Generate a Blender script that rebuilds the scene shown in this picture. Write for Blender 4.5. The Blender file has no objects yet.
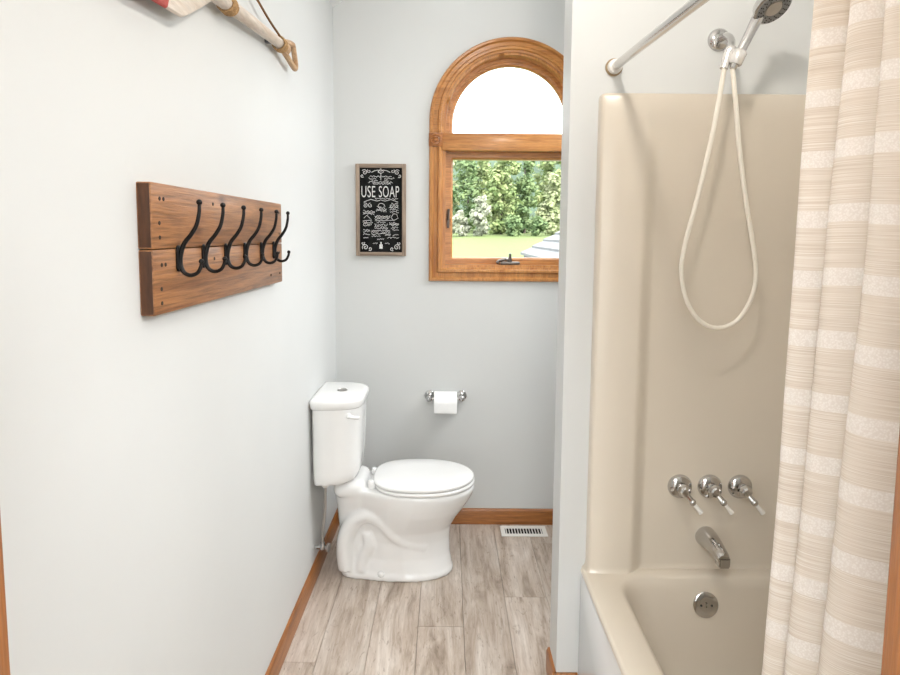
import bpy, bmesh, math, random
from mathutils import Vector, Matrix
random.seed(7)
S = bpy.context.scene
COL = S.collection
PI = math.pi

# ---------------------------------------------------------------- camera
PITCH, ROLL = 5.278324, 0.4
cam_d = bpy.data.cameras.new('camera'); cam = bpy.data.objects.new('camera', cam_d); COL.objects.link(cam)
cam_d.sensor_width = 36.0; cam_d.lens = 620.0/900.0*36.0
cam_d.shift_x = 0.003778; cam_d.shift_y = -0.051358
cam_d.clip_start = 0.02; cam_d.clip_end = 500
cam.matrix_world = (Matrix.Translation((0, 0, 1.5)) @ Matrix.Rotation(math.radians(90-PITCH), 4, 'X')
                    @ Matrix.Rotation(math.radians(ROLL), 4, 'Z'))
S.camera = cam

# ---------------------------------------------------------------- world, sun, lamps, exposure
S.view_settings.view_transform = 'Standard'; S.view_settings.look = 'None'
S.view_settings.gamma = 1.0; S.view_settings.use_curve_mapping = False
S.view_settings.exposure = 0.80
W = bpy.data.worlds.new('sky'); S.world = W; W.use_nodes = True
bg = W.node_tree.nodes['Background']; bg.inputs[0].default_value = (0.93, 0.97, 1.0, 1); bg.inputs[1].default_value = 4.0

def lamp(name, kind, loc, energy, color=(1, 1, 1), rot=(0, 0, 0), **kw):
    d = bpy.data.lights.new(name, kind); d.energy = energy; d.color = color
    for k, v in kw.items(): setattr(d, k, v)
    o = bpy.data.objects.new(name, d); o.location = loc; o.rotation_euler = rot; COL.objects.link(o); return o
lamp('sun', 'SUN', (10, 20, 30), 6.0, (1, .94, .80), (math.radians(38), math.radians(12), math.radians(25)), angle=.02)
lamp('bathroom_ceiling_lamp', 'POINT', (.34, 1.06, 2.48), 13, (1, .94, .87), shadow_soft_size=.05)
lamp('hall_top_fill', 'AREA', (0.0, -.70, 2.42), 62, (.95, .98, 1), shape='RECTANGLE', size=1.6, size_y=1.0)  # added fill in the unseen hall, brightens the room through the doorway
lamp('hall_rear_fill', 'AREA', (0.0, -1.66, 1.45), 8, (.97, .99, 1), (math.radians(90), 0, 0), shape='RECTANGLE', size=1.6, size_y=1.5)  # added frontal fill at the hall's rear wall, no window there
lamp('right_side_fill', 'AREA', (1.18, 1.05, 2.10), 3.0, (.95, .975, 1), (0, math.radians(57), 0), shape='RECTANGLE', size=.5, size_y=.8, spread=math.radians(80))  # added side fill over the tub, brightens the left wall
lamp('right_side_fill', 'AREA', (1.16, 2.56, 2.15), 9, (.95, .975, 1), (0, math.radians(54), 0), shape='RECTANGLE', size=.7, size_y=.9, spread=math.radians(110))  # added side fill behind the partition, for left wall and toilet
lamp('alcove_top_fill', 'POINT', (.05, 2.30, 2.82), 4, (.96, .98, 1), shadow_soft_size=.16)  # added fill high in the alcove, lifts the partition's left face
portal = lamp('window_portal', 'AREA', (.31, 3.27, 1.86), 1, rot=(math.radians(-90), 0, 0), shape='RECTANGLE', size=.70, size_y=1.10)
portal.data.cycles.is_portal = True

# ---------------------------------------------------------------- materials
def nt_new(name):
    m = bpy.data.materials.new(name); m.use_nodes = True
    nt = m.node_tree; return m, nt, nt.nodes['Principled BSDF']
def N(nt, t, **kw):
    n = nt.nodes.new(t)
    for k, v in kw.items(): setattr(n, k, v)
    return n
def ramp(nt, stops, fac):
    r = N(nt, 'ShaderNodeValToRGB'); e = r.color_ramp.elements
    while len(e) < len(stops): e.new(.5)
    for i, (p, c) in enumerate(stops): e[i].position = p; e[i].color = (*c, 1)
    nt.links.new(fac, r.inputs[0]); return r.outputs[0]
def srgb(r, g, b):
    f = lambda c: (c/255/12.92) if c/255 <= .04045 else ((c/255+.055)/1.055)**2.4
    return (f(r), f(g), f(b))
def bump(nt, b, h, strength, dist=.002):
    n = N(nt, 'ShaderNodeBump'); n.inputs['Strength'].default_value = strength; n.inputs['Distance'].default_value = dist
    nt.links.new(h, n.inputs['Height']); nt.links.new(n.outputs[0], b.inputs['Normal'])
def coords(nt, scale, kind='Object', rot=(0, 0, 0)):
    tc = N(nt, 'ShaderNodeTexCoord'); mp = N(nt, 'ShaderNodeMapping')
    mp.inputs['Scale'].default_value = scale; mp.inputs['Rotation'].default_value = rot
    nt.links.new(tc.outputs[kind], mp.inputs[0]); return mp.outputs[0]
def noise(nt, vec, scale, detail=4, rough=.5, dist=0.0):
    n = N(nt, 'ShaderNodeTexNoise'); n.inputs['Scale'].default_value = scale; n.inputs['Detail'].default_value = detail
    n.inputs['Roughness'].default_value = rough; n.inputs['Distortion'].default_value = dist
    nt.links.new(vec, n.inputs['Vector']); return n.outputs[0]
def mixc(nt, fac, a, b, mode='MIX'):
    n = N(nt, 'ShaderNodeMix', data_type='RGBA', blend_type=mode)
    for sock, v in ((n.inputs[0], fac), (n.inputs[6], a), (n.inputs[7], b)):
        if hasattr(v, 'links'): nt.links.new(v, sock)
        elif isinstance(v, (int, float)): sock.default_value = v
        else: sock.default_value = (*v, 1)
    return n.outputs[2]
def plain(name, c, rough=.5, metal=0.0, coat=0.0, var=.03, vscale=20, bmp=0.0, spec=.5):
    m, nt, b = nt_new(name)
    v = coords(nt, (1, 1, 1)); f = noise(nt, v, vscale, 3)
    lo = tuple(max(0, x*(1-var)) for x in c); hi = tuple(min(1, x*(1+var)) for x in c)
    nt.links.new(ramp(nt, [(.3, lo), (.7, hi)], f), b.inputs['Base Color'])
    b.inputs['Roughness'].default_value = rough; b.inputs['Metallic'].default_value = metal
    b.inputs['Coat Weight'].default_value = coat; b.inputs['Coat Roughness'].default_value = .08
    b.inputs['Specular IOR Level'].default_value = spec
    if bmp: bump(nt, b, noise(nt, v, vscale*8, 3), bmp, .001)
    return m
def wood(name, dark, light, grain='Y', rough=.35, coat=.2, stretch=18, scale=3.0, contrast=(.3, .72), fine=.35, bmp=.15, knots=False):
    m, nt, b = nt_new(name)
    sc = {'X': (1, stretch, stretch), 'Y': (stretch, 1, stretch), 'Z': (stretch, stretch, 1)}[grain]
    v = coords(nt, sc)
    n1 = noise(nt, v, scale, 6, .6, .8)
    n2 = noise(nt, v, scale*6, 4, .6, .2)
    c1 = ramp(nt, [(contrast[0], dark), (contrast[1], light)], n1)
    c2 = ramp(nt, [(.3, (1-fine,)*3), (.6, (1, 1, 1))], n2)
    c = mixc(nt, 1.0, c1, c2, 'MULTIPLY')
    if knots:
        vk = coords(nt, {'Y': (9, 4.5, 9), 'X': (4.5, 9, 9), 'Z': (9, 9, 4.5)}[grain])
        vo = N(nt, 'ShaderNodeTexVoronoi'); vo.inputs['Scale'].default_value = 1.1; nt.links.new(vk, vo.inputs['Vector'])
        c = mixc(nt, 1.0, c, ramp(nt, [(.05, (.30, .24, .2)), (.13, (.75, .7, .66)), (.2, (1, 1, 1))], vo.outputs['Distance']), 'MULTIPLY')
    nt.links.new(c, b.inputs['Base Color'])
    b.inputs['Roughness'].default_value = rough; b.inputs['Coat Weight'].default_value = coat; b.inputs['Coat Roughness'].default_value = .2
    bump(nt, b, n2, bmp, .002)
    return m

M = {}
M['paint'] = plain('wall_paint', (.65, .66, .65), .5, var=.012, vscale=3, bmp=.05)
M['ceil'] = plain('ceiling_paint', (.85, .85, .84), .7, var=.01, bmp=.1)
M['trim'] = wood('stained_oak', srgb(132, 78, 30), srgb(182, 114, 52), 'Y', coat=.3)
M['trim_x'] = wood('stained_oak_cross', srgb(132, 78, 30), srgb(182, 114, 52), 'X', coat=.3)
M['trim_z'] = wood('stained_oak_upright', srgb(132, 78, 30), srgb(182, 114, 52), 'Z', coat=.3)
M['pine'] = wood('honey_pine_cross', srgb(168, 104, 48), srgb(212, 152, 86), 'X', coat=.3, stretch=14)
M['pine_z'] = wood('honey_pine_upright', srgb(168, 104, 48), srgb(212, 152, 86), 'Z', coat=.3, stretch=14)
M['board'] = wood('rustic_board', srgb(120, 76, 42), srgb(190, 134, 86), 'Y', rough=.4, coat=.2, stretch=22, scale=1.3, fine=.5, bmp=.6, knots=True)
M['board_end'] = wood('rustic_board_end', srgb(66, 38, 20), srgb(104, 64, 36), 'Z', rough=.6, coat=0, stretch=6)
M['nail'] = plain('nail_hole', srgb(38, 24, 16), .7)
M['iron'] = plain('black_iron', (.014, .013, .013), .42, .6, bmp=.1)
M['chrome_rod'] = plain('rod_chrome', (.66, .64, .62), .18, 1.0, var=.03)
M['steel'] = plain('screw_steel', (.12, .12, .13), .35, .9)
M['porcelain'] = plain('porcelain', (.86, .86, .85), .10, coat=.6, var=.005)
M['seat'] = plain('seat_plastic', (.88, .88, .87), .18, coat=.3, var=.005)
M['chrome'] = plain('chrome', (.56, .55, .54), .10, 1.0, var=.02)
M['chrome_dull'] = plain('satin_chrome', (.46, .44, .42), .28, 1.0, var=.05)
M['fiberglass'] = plain('almond_fiberglass', (.66, .59, .492), .28, coat=.18, var=.015, vscale=4)
M['apron'] = plain('apron_pale', (.86, .87, .87), .2, coat=.35, var=.01, vscale=4)  # coloured paler and cooler than the almond basin
M['white_plastic'] = plain('white_plastic', (.82, .80, .76), .3, var=.01)
M['cream'] = plain('cream_vinyl', (.83, .78, .68), .35, var=.01)
M['silver'] = plain('silver_plastic', (.72, .70, .67), .22, .55, var=.03)
M['rubber'] = plain('tan_rubber', srgb(160, 138, 106), .6)
M['paper'] = plain('tissue_paper', (.88, .88, .87), .9, var=.01, vscale=60, bmp=.2)
M['card'] = plain('cardboard', srgb(170, 130, 90), .9)
M['duct_shade'] = plain('duct_dark', (.006, .006, .006), .9)  # near-black that paints the shade down the duct
M['dark'] = plain('dark_void', (.03, .03, .03), .8)
M['vent'] = plain('vent_enamel', (.78, .76, .72), .4)
M['chalkboard'] = plain('chalkboard', (.009, .0095, .0095), .9, var=.6, vscale=30, spec=.2)
M['chalk'] = plain('chalk', (.72, .72, .71), .9, var=.25, vscale=160)
M['signframe'] = wood('weathered_frame_upright', srgb(128, 110, 94), srgb(184, 164, 144), 'Z', rough=.7, coat=0, stretch=14, fine=.4)
M['signframe_x'] = wood('weathered_frame_cross', srgb(128, 110, 94), srgb(184, 164, 144), 'X', rough=.7, coat=0, stretch=14, fine=.4)
M['oarwhite'] = wood('whitewashed_wood', srgb(196, 178, 160), srgb(232, 224, 214), 'Y', rough=.6, coat=0, stretch=10, fine=.2)
M['oarred'] = wood('faded_red_paint', srgb(160, 60, 56), srgb(196, 92, 84), 'Y', rough=.6, coat=0, stretch=10, fine=.3)
M['oargrip'] = wood('bare_grip_wood', srgb(176, 134, 92), srgb(222, 190, 152), 'Y', rough=.5, coat=.1, stretch=10)
M['jute'] = plain('jute', srgb(172, 138, 96), .9, var=.3, vscale=260, bmp=.8)
M['cord'] = plain('brown_cord', srgb(120, 84, 48), .9, var=.3, vscale=260, bmp=.6)
M['bronze'] = plain('bronze_hardware', (.17, .15, .135), .35, .85)

# floor planks: tone and grain offset come from a per-plank attribute
def mat_floor():
    m, nt, b = nt_new('grey_plank_floor')
    at = N(nt, 'ShaderNodeAttribute', attribute_name='plank')
    tc = N(nt, 'ShaderNodeTexCoord'); add = N(nt, 'ShaderNodeVectorMath', operation='MULTIPLY_ADD')
    nt.links.new(at.outputs['Color'], add.inputs[0]); add.inputs[1].default_value = (9, 9, 9); nt.links.new(tc.outputs['Object'], add.inputs[2])
    mp = N(nt, 'ShaderNodeMapping'); mp.inputs['Scale'].default_value = (11, 1.6, 1); nt.links.new(add.outputs[0], mp.inputs[0])
    n1 = noise(nt, mp.outputs[0], 1.5, 8, .65, .9)
    mp2 = N(nt, 'ShaderNodeMapping'); mp2.inputs['Scale'].default_value = (60, 3.5, 1); nt.links.new(add.outputs[0], mp2.inputs[0])
    n2 = noise(nt, mp2.outputs[0], 2.0, 6, .7, .3)
    mp3 = N(nt, 'ShaderNodeMapping'); mp3.inputs['Scale'].default_value = (16, 5, 1); nt.links.new(add.outputs[0], mp3.inputs[0])
    n3 = noise(nt, mp3.outputs[0], 1.6, 5, .7, 1.6)
    c = ramp(nt, [(.28, srgb(138, 121, 105)), (.46, srgb(188, 172, 157)), (.7, srgb(220, 210, 200))], n1)
    c = mixc(nt, .75, c, ramp(nt, [(.28, (.66, .62, .58)), (.55, (1, 1, 1))], n2), 'MULTIPLY')
    c = mixc(nt, .85, c, ramp(nt, [(.26, (.48, .43, .38)), (.42, (1, 1, 1))], n3), 'MULTIPLY')
    mp4 = N(nt, 'ShaderNodeMapping'); mp4.inputs['Scale'].default_value = (90, 16, 1); nt.links.new(add.outputs[0], mp4.inputs[0])
    n4 = noise(nt, mp4.outputs[0], 1.3, 3, .6)
    c = mixc(nt, .6, c, ramp(nt, [(.30, (.45, .40, .35)), (.37, (1, 1, 1))], n4), 'MULTIPLY')
    sep = N(nt, 'ShaderNodeSeparateColor'); nt.links.new(at.outputs['Color'], sep.inputs[0])
    c = mixc(nt, 1.0, c, ramp(nt, [(0, (.86, .85, .84)), (1, (1.0, 1.0, 1.0))], sep.outputs[2]), 'MULTIPLY')
    nt.links.new(c, b.inputs['Base Color']); b.inputs['Roughness'].default_value = .34
    bump(nt, b, n2, .12, .001)
    return m
M['floor'] = mat_floor()

def mat_curtain():
    m, nt, b = nt_new('striped_linen')
    uv = N(nt, 'ShaderNodeUVMap', uv_map='UVMap'); sp = N(nt, 'ShaderNodeSeparateXYZ'); nt.links.new(uv.outputs[0], sp.inputs[0])
    mt = N(nt, 'ShaderNodeMath', operation='DIVIDE'); nt.links.new(sp.outputs[1], mt.inputs[0]); mt.inputs[1].default_value = .0765
    fr = N(nt, 'ShaderNodeMath', operation='FRACT'); nt.links.new(mt.outputs[0], fr.inputs[0])
    band = N(nt, 'ShaderNodeMath', operation='LESS_THAN'); nt.links.new(fr.outputs[0], band.inputs[0]); band.inputs[1].default_value = .28
    mp = N(nt, 'ShaderNodeMapping'); mp.inputs['Scale'].default_value = (7, 900, 1); nt.links.new(uv.outputs[0], mp.inputs[0])
    slub = noise(nt, mp.outputs[0], 1.0, 2, .6)
    mp2 = N(nt, 'ShaderNodeMapping'); mp2.inputs['Scale'].default_value = (430, 430, 1); nt.links.new(uv.outputs[0], mp2.inputs[0])
    vo = N(nt, 'ShaderNodeTexVoronoi'); vo.inputs['Scale'].default_value = 1.0; nt.links.new(mp2.outputs[0], vo.inputs['Vector'])
    beige = ramp(nt, [(.34, srgb(216, 204, 190)), (.5, srgb(229, 219, 206)), (.68, srgb(243, 237, 229))], slub)
    white = ramp(nt, [(.1, srgb(247, 242, 236)), (.7, srgb(234, 227, 219))], vo.outputs['Distance'])
    c = mixc(nt, band.outputs[0], beige, white)
    nt.links.new(c, b.inputs['Base Color']); b.inputs['Roughness'].default_value = .9; b.inputs['Specular IOR Level'].default_value = .1
    bump(nt, b, slub, .15, .001)
    tr = N(nt, 'ShaderNodeBsdfTranslucent'); nt.links.new(c, tr.inputs[0])
    mx = N(nt, 'ShaderNodeMixShader'); mx.inputs[0].default_value = .4
    nt.links.new(b.outputs[0], mx.inputs[1]); nt.links.new(tr.outputs[0], mx.inputs[2])
    nt.links.new(mx.outputs[0], nt.nodes['Material Output'].inputs[0])
    return m
M['curtain'] = mat_curtain()

def mat_glass():
    m, nt, b = nt_new('window_glass'); nt.nodes.remove(b)
    t = N(nt, 'ShaderNodeBsdfTransparent'); t.inputs[0].default_value = (.97, .985, .98, 1)
    g = N(nt, 'ShaderNodeBsdfGlossy'); g.inputs['Roughness'].default_value = .02
    f = N(nt, 'ShaderNodeFresnel'); f.inputs[0].default_value = 1.08
    mx = N(nt, 'ShaderNodeMixShader'); nt.links.new(f.outputs[0], mx.inputs[0]); nt.links.new(t.outputs[0], mx.inputs[1]); nt.links.new(g.outputs[0], mx.inputs[2])
    nt.links.new(mx.outputs[0], nt.nodes['Material Output'].inputs[0]); return m
M['glass'] = mat_glass()

def mat_leaf(name, dark, light, scale=1.2):
    m, nt, b = nt_new(name)
    f = noise(nt, coords(nt, (1, 1, 1)), scale, 4)
    c = ramp(nt, [(.35, dark), (.65, light)], f); nt.links.new(c, b.inputs['Base Color'])
    b.inputs['Roughness'].default_value = .7
    tr = N(nt, 'ShaderNodeBsdfTranslucent'); nt.links.new(c, tr.inputs[0])
    mx = N(nt, 'ShaderNodeMixShader'); mx.inputs[0].default_value = .35
    nt.links.new(b.outputs[0], mx.inputs[1]); nt.links.new(tr.outputs[0], mx.inputs[2])
    nt.links.new(mx.outputs[0], nt.nodes['Material Output'].inputs[0]); return m
def dim(r, g, b): return tuple(c*.40 for c in srgb(r, g, b))      # daylight reflectance
M['leaf_dark'] = mat_leaf('dark_foliage', dim(128, 162, 106), dim(176, 198, 134))
M['leaf_mid'] = mat_leaf('green_foliage', dim(158, 188, 116), dim(216, 226, 160))
M['leaf_pale'] = mat_leaf('pale_foliage', dim(196, 212, 150), dim(234, 238, 190))
M['leaf_silver'] = mat_leaf('silvery_foliage', dim(212, 218, 186), dim(246, 246, 226))
M['bark'] = plain('bark', dim(120, 108, 98), .9, var=.2)
M['lawn'] = plain('lawn_grass', tuple(.36*c for c in dim(190, 218, 112)), .95, var=.10, vscale=.35)
M['hill'] = plain('far_woods', tuple(.34*c for c in dim(128, 162, 128)), .95, var=.3, vscale=.25)
M['shingle'] = plain('grey_shingle', tuple(.5*c for c in dim(196, 196, 200)), .9, var=.15, vscale=22)

# ---------------------------------------------------------------- mesh helpers
def B(): return bmesh.new()
def box(bm, x0, x1, y0, y1, z0, z1, bev=0.0, seg=2):
    r = bmesh.ops.create_cube(bm, size=1.0)
    vs = r['verts']
    for v in vs: v.co = Vector(((x0+x1)/2+v.co.x*(x1-x0), (y0+y1)/2+v.co.y*(y1-y0), (z0+z1)/2+v.co.z*(z1-z0)))
    if bev:
        es = list({e for v in vs for e in v.link_edges})
        bmesh.ops.bevel(bm, geom=es, offset=bev, segments=seg, affect='EDGES', profile=.5, clamp_overlap=True)
    return bm
def frame_of(d):
    d = Vector(d).normalized(); a = Vector((0, 0, 1)) if abs(d.z) < .9 else Vector((1, 0, 0))
    u = d.cross(a).normalized(); return u, d.cross(u).normalized(), d
def rings_to_faces(bm, rings, cap0=True, cap1=True, closed=True):
    vr = [[bm.verts.new(p) for p in r] for r in rings]
    n = len(vr[0])
    for a, b_ in zip(vr, vr[1:]):
        for i in range(n if closed else n-1):
            j = (i+1) % n
            bm.faces.new((a[i], a[j], b_[j], b_[i]))
    if cap0: bm.faces.new(list(reversed(vr[0])))
    if cap1: bm.faces.new(vr[-1])
    return vr
def tube(bm, pts, r, seg=12, caps=True):
    pts = [Vector(p) for p in pts]; n = len(pts)
    rr = r if isinstance(r, (list, tuple)) else [r]*n
    dirs = [(pts[min(i+1, n-1)]-pts[max(i-1, 0)]).normalized() for i in range(n)]
    u, v, _ = frame_of(dirs[0]); rings = []
    for i in range(n):
        u = (u - dirs[i]*u.dot(dirs[i])).normalized(); v = dirs[i].cross(u)
        rings.append([pts[i]+(u*math.cos(2*PI*k/seg)+v*math.sin(2*PI*k/seg))*rr[i] for k in range(seg)])
    rings_to_faces(bm, rings, caps, caps); return bm
def lathe(bm, prof, base, axis, seg=28, cap0=True, cap1=True):
    u, v, d = frame_of(axis); base = Vector(base)
    rings = [[base+d*h+(u*math.cos(2*PI*k/seg)+v*math.sin(2*PI*k/seg))*max(r, 1e-5) for k in range(seg)] for r, h in prof]
    rings_to_faces(bm, rings, cap0, cap1); return bm
def ball(bm, c, r, seg=14, squash=(1, 1, 1)):
    res = bmesh.ops.create_uvsphere(bm, u_segments=seg, v_segments=max(6, seg//2), radius=r)
    for v in res['verts']: v.co = Vector((v.co.x*squash[0], v.co.y*squash[1], v.co.z*squash[2]))+Vector(c)
    return bm
def catmull(pts, k=8):
    P = [Vector(p) for p in pts]; P = [2*P[0]-P[1]]+P+[2*P[-1]-P[-2]]; out = []
    for i in range(1, len(P)-2):
        for j in range(k):
            t = j/k; a, b_, c, d = P[i-1:i+3]
            out.append(.5*((2*b_)+(c-a)*t+(2*a-5*b_+4*c-d)*t*t+(3*b_-a-3*c+d)*t**3))
    out.append(P[-2]); return out
def prism_xz(bm, poly, y0, y1):
    a = [bm.verts.new((x, y0, z)) for x, z in poly]; b_ = [bm.verts.new((x, y1, z)) for x, z in poly]
    bm.faces.new(a); bm.faces.new(list(reversed(b_)))
    for i in range(len(poly)):
        j = (i+1) % len(poly); bm.faces.new((a[j], a[i], b_[i], b_[j]))
    return bm
def lean(bm):     # the left wall runs very slightly out of square
    for v in bm.verts: v.co.x += .016-(3.106-v.co.y)*.0145
    return bm
def world_base(o):
    p = Vector((0, 0, 0))
    while o: p += o.location; o = o.parent
    return p
def obj(name, bm, mat, parent=None, smooth=True, angle=35, sub=0):
    bmesh.ops.recalc_face_normals(bm, faces=bm.faces)
    if parent is not None:
        off = world_base(parent)
        for v in bm.verts: v.co -= off
    me = bpy.data.meshes.new(name); bm.to_mesh(me); bm.free()
    mats = mat if isinstance(mat, (list, tuple)) else [mat]
    for m in mats: me.materials.append(m)
    if smooth:
        me.shade_smooth(); 
        me.set_sharp_from_angle(angle=math.radians(angle))
    o = bpy.data.objects.new(name, me); COL.objects.link(o)
    if parent is not None: o.parent = parent
    if sub:
        md = o.modifiers.new('subsurf', 'SUBSURF'); md.levels = md.render_levels = sub
    return o
def tag(o, label, cat, group=None):
    o['label'] = label; o['category'] = cat
    if group: o['group'] = group
    return o
def thing(name, label, cat, loc, group=None):
    o = bpy.data.objects.new(name, None); COL.objects.link(o); o.location = loc; o.empty_display_size = .05
    return tag(o, label, cat, group)
def struct(name, bm, m, parent=None, **kw):
    o = obj(name, bm, m, parent, **kw); o['kind'] = 'structure'; return o

# ================================================================ SETTING
XL, YB, YF, YW, YW2, XW, XR = -.575, 3.106, .40, 1.896, 2.02, .365, 1.262
ceil_z = lambda x: 2.576+.62*(x-XL)

# floor: planks laid along Y
bm = B(); lay = bm.loops.layers.float_color.new('plank')
rnd = random.Random(3); w = .1748; x0 = .2490-w*8
offs = {3: 2.047, 4: 1.92, 5: 1.90, 6: 2.25, 7: 1.93, 8: 2.449, 9: 2.9}
for ci in range(0, 17):
    xa = x0+ci*w; xb = xa+w
    st = offs.get(ci, rnd.uniform(0, 1.2))
    ys = sorted([st+1.22*k for k in range(-5, 4)])
    for ya, yb in zip(ys, ys[1:]):
        ya_, yb_ = max(ya, -1.7), min(yb, 3.25)
        if yb_-ya_ < .01: continue
        g = .0011; before = set(bm.faces)
        xa_, xb_ = max(xa, -1.42), min(xb, 1.42)
        if xb_ <= xa_: continue
        vt = [bm.verts.new(p) for p in ((xa_+g, ya_+g, 0), (xb_-g, ya_+g, 0), (xb_-g, yb_-g, 0), (xa_+g, yb_-g, 0))]
        vb = [bm.verts.new(p) for p in ((xa_, ya_, -.004), (xb_, ya_, -.004), (xb_, yb_, -.004), (xa_, yb_, -.004))]
        bm.faces.new(vt)
        for i in range(4): bm.faces.new((vb[i], vb[(i+1) % 4], vt[(i+1) % 4], vt[i]))
        c = (rnd.random(), rnd.random(), rnd.random(), 1)
        for f in set(bm.faces)-before:
            for l in f.loops: l[lay] = c
box(bm, -1.42, 1.42, -1.7, 3.25, -.12, -.004)
struct('floor', bm, M['floor'], smooth=False)

bm = B(); box(bm, XL-.12, XL, .28, YB+.15, 0, 2.64); struct('wall_left', lean(bm), M['paint'], smooth=False)
bm = B(); box(bm, XR, XR+.12, .28, YB+.15, 0, ceil_z(XR+.12)); struct('wall_right', bm, M['paint'], smooth=False)
# back wall with arched opening
WX, WR, WZ0, WZS = .31, .33, 1.335, 2.05      # centre, clear half width, sill, spring line
bm = B()
ia = [(WX+WR*math.cos(a), WZS+WR*math.sin(a)) for a in [PI-PI*k/40 for k in range(41)]]
polys = [[(XL-.12, 0), (WX-WR, 0), (WX-WR, ceil_z(WX-WR)), (XL-.12, ceil_z(XL-.12))],
         [(WX+WR, 0), (XR+.12, 0), (XR+.12, ceil_z(XR+.12)), (WX+WR, ceil_z(WX+WR))],
         [(WX-WR, 0), (WX+WR, 0), (WX+WR, WZ0), (WX-WR, WZ0)]]
for (xa, za), (xb, zb) in zip(ia, ia[1:]): polys.append([(xa, za), (xb, zb), (xb, ceil_z(xb)), (xa, ceil_z(xa))])
for p in polys: prism_xz(bm, p, YB, YB+.15)
bmesh.ops.remove_doubles(bm, verts=bm.verts, dist=1e-5)
struct('wall_back', bm, M['paint'], smooth=False)
# partition carrying the shower head
bm = B(); prism_xz(bm, [(XW, 0), (XR, 0), (XR, ceil_z(XR)), (XW, ceil_z(XW))], YW, YW2); struct('wall_shower', bm, M['paint'], smooth=False)
# front wall with doorway
DX0, DX1, DZ = -.318, .322, 2.05
bm = B()
for p in ([(XL-.85, 0), (DX0, 0), (DX0, 2.62), (XL-.85, 2.62)], [(DX1, 0), (1.42, 0), (1.42, 3.8), (DX1, ceil_z(DX1))],
          [(DX0, DZ), (DX1, DZ), (DX1, ceil_z(DX1)), (DX0, ceil_z(DX0))]): prism_xz(bm, p, .28, YF)
struct('wall_front', bm, M['paint'], smooth=False)
bm = B(); prism_xz(bm, [(XL-.12, ceil_z(XL-.12)), (XR+.16, ceil_z(XR+.16)), (XR+.16, ceil_z(XR+.16)+.08), (XL-.12, ceil_z(XL-.12)+.08)], .28, YB+.15)
struct('ceiling', bm, M['ceil'], smooth=False)
bm = B(); box(bm, -1.42, -1.30, -1.7, .28, 0, 2.5); struct('wall_hall_left', bm, M['paint'], smooth=False)
bm = B(); box(bm, 1.30, 1.42, -1.7, .28, 0, 2.5); struct('wall_hall_right', bm, M['paint'], smooth=False)
bm = B(); box(bm, -1.42, 1.42, -1.82, -1.7, 0, 2.5); struct('wall_hall_back', bm, M['paint'], smooth=False)
bm = B(); box(bm, -1.42, 1.42, -1.82, .28, 2.45, 2.55); struct('ceiling_hall', bm, M['ceil'], smooth=False)

# door frame
df = bpy.data.objects.new('door_1', None); COL.objects.link(df); df.location = (0, .34, 0); df['kind'] = 'structure'
bm = B(); box(bm, DX0, -.303, .27, YF+.008, 0, DZ, .002); struct('door_jamb', bm, M['trim_z'], df)
bm = B(); box(bm, .305, DX1, .27, YF+.008, 0, DZ, .002); struct('door_jamb', bm, M['trim_z'], df)
bm = B(); box(bm, DX0, DX1, .27, YF+.008, DZ-.02, DZ, .002); struct('door_head', bm, M['trim_x'], df)
for xa, xb in ((DX0-.058, DX0+.008), (DX1-.008, DX1+.058)):
    bm = B(); box(bm, xa, xb, YF, YF+.014, 0, DZ+.05, .003); struct('door_casing', bm, M['trim_z'], df)

def baseboard(bm, pts_profile):
    pass
def base_prof(depth=.012, h=.082):
    return [(0, 0), (depth, 0), (depth, h-.012), (depth-.004, h-.004), (depth-.008, h), (0, h)]
def base_along_y(x, sgn, ya, yb):
    bm = B(); pr = base_prof()
    rings_to_faces(bm, [[(x+sgn*d, y, z) for d, z in pr] for y in (ya, yb)]); return bm
def base_along_x(y, xa, xb, add=None):
    bm = add or B(); pr = base_prof()
    rings_to_faces(bm, [[(x, y-d, z) for d, z in pr] for x in (xa, xb)]); return bm
struct('baseboard_left', lean(base_along_y(XL, 1, YF+.014, YB)), M['trim'], angle=60)
struct('baseboard_back', base_along_x(YB, XL+.012, XR), M['trim_x'], angle=60)
bm = base_along_y(XW, -1, YW-.012, YW2); base_along_x(YW, XW-.012, .434, bm)
struct('baseboard_partition', bm, M['trim'], angle=60)

# ---------------------------------------------------------------- window
win = bpy.data.objects.new('window_1', None); COL.objects.link(win); win.location = (WX, YB, 1.265); win['kind'] = 'structure'
CW = .07
prof = [(0, 0), (0, .013), (.005, .019), (.015, .020), (.019, .012), (.022, .010), (.040, .012), (.043, .010), (.046, .020), (.057, .021), (.061, .012), (CW, .010), (CW, 0)]
RO = WR+CW
bm = B(); rings = []
rings.append([(WX-(RO-r), YB-t, 1.99) for r, t in prof])
for k in range(49):
    a = PI-PI*k/48
    rings.append([(WX+(RO-r)*math.cos(a), YB-t, WZS+(RO-r)*math.sin(a)) for r, t in prof])
rings.append([(WX+(RO-r), YB-t, 1.99) for r, t in prof])
rings_to_faces(bm, rings); struct('arch_casing', bm, M['pine'], win, angle=30)
bm = B(); xl, xr, zb, zt = WX-RO, WX+RO, WZ0-CW, 1.928
rings_to_faces(bm, [[(xl+r, YB-t, zt) for r, t in prof], [(xl+r, YB-t, zb+r) for r, t in prof],
                    [(xr-r, YB-t, zb+r) for r, t in prof], [(xr-r, YB-t, zt) for r, t in prof]])
struct('window_casing', bm, M['pine_z'], win, angle=30)
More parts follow.
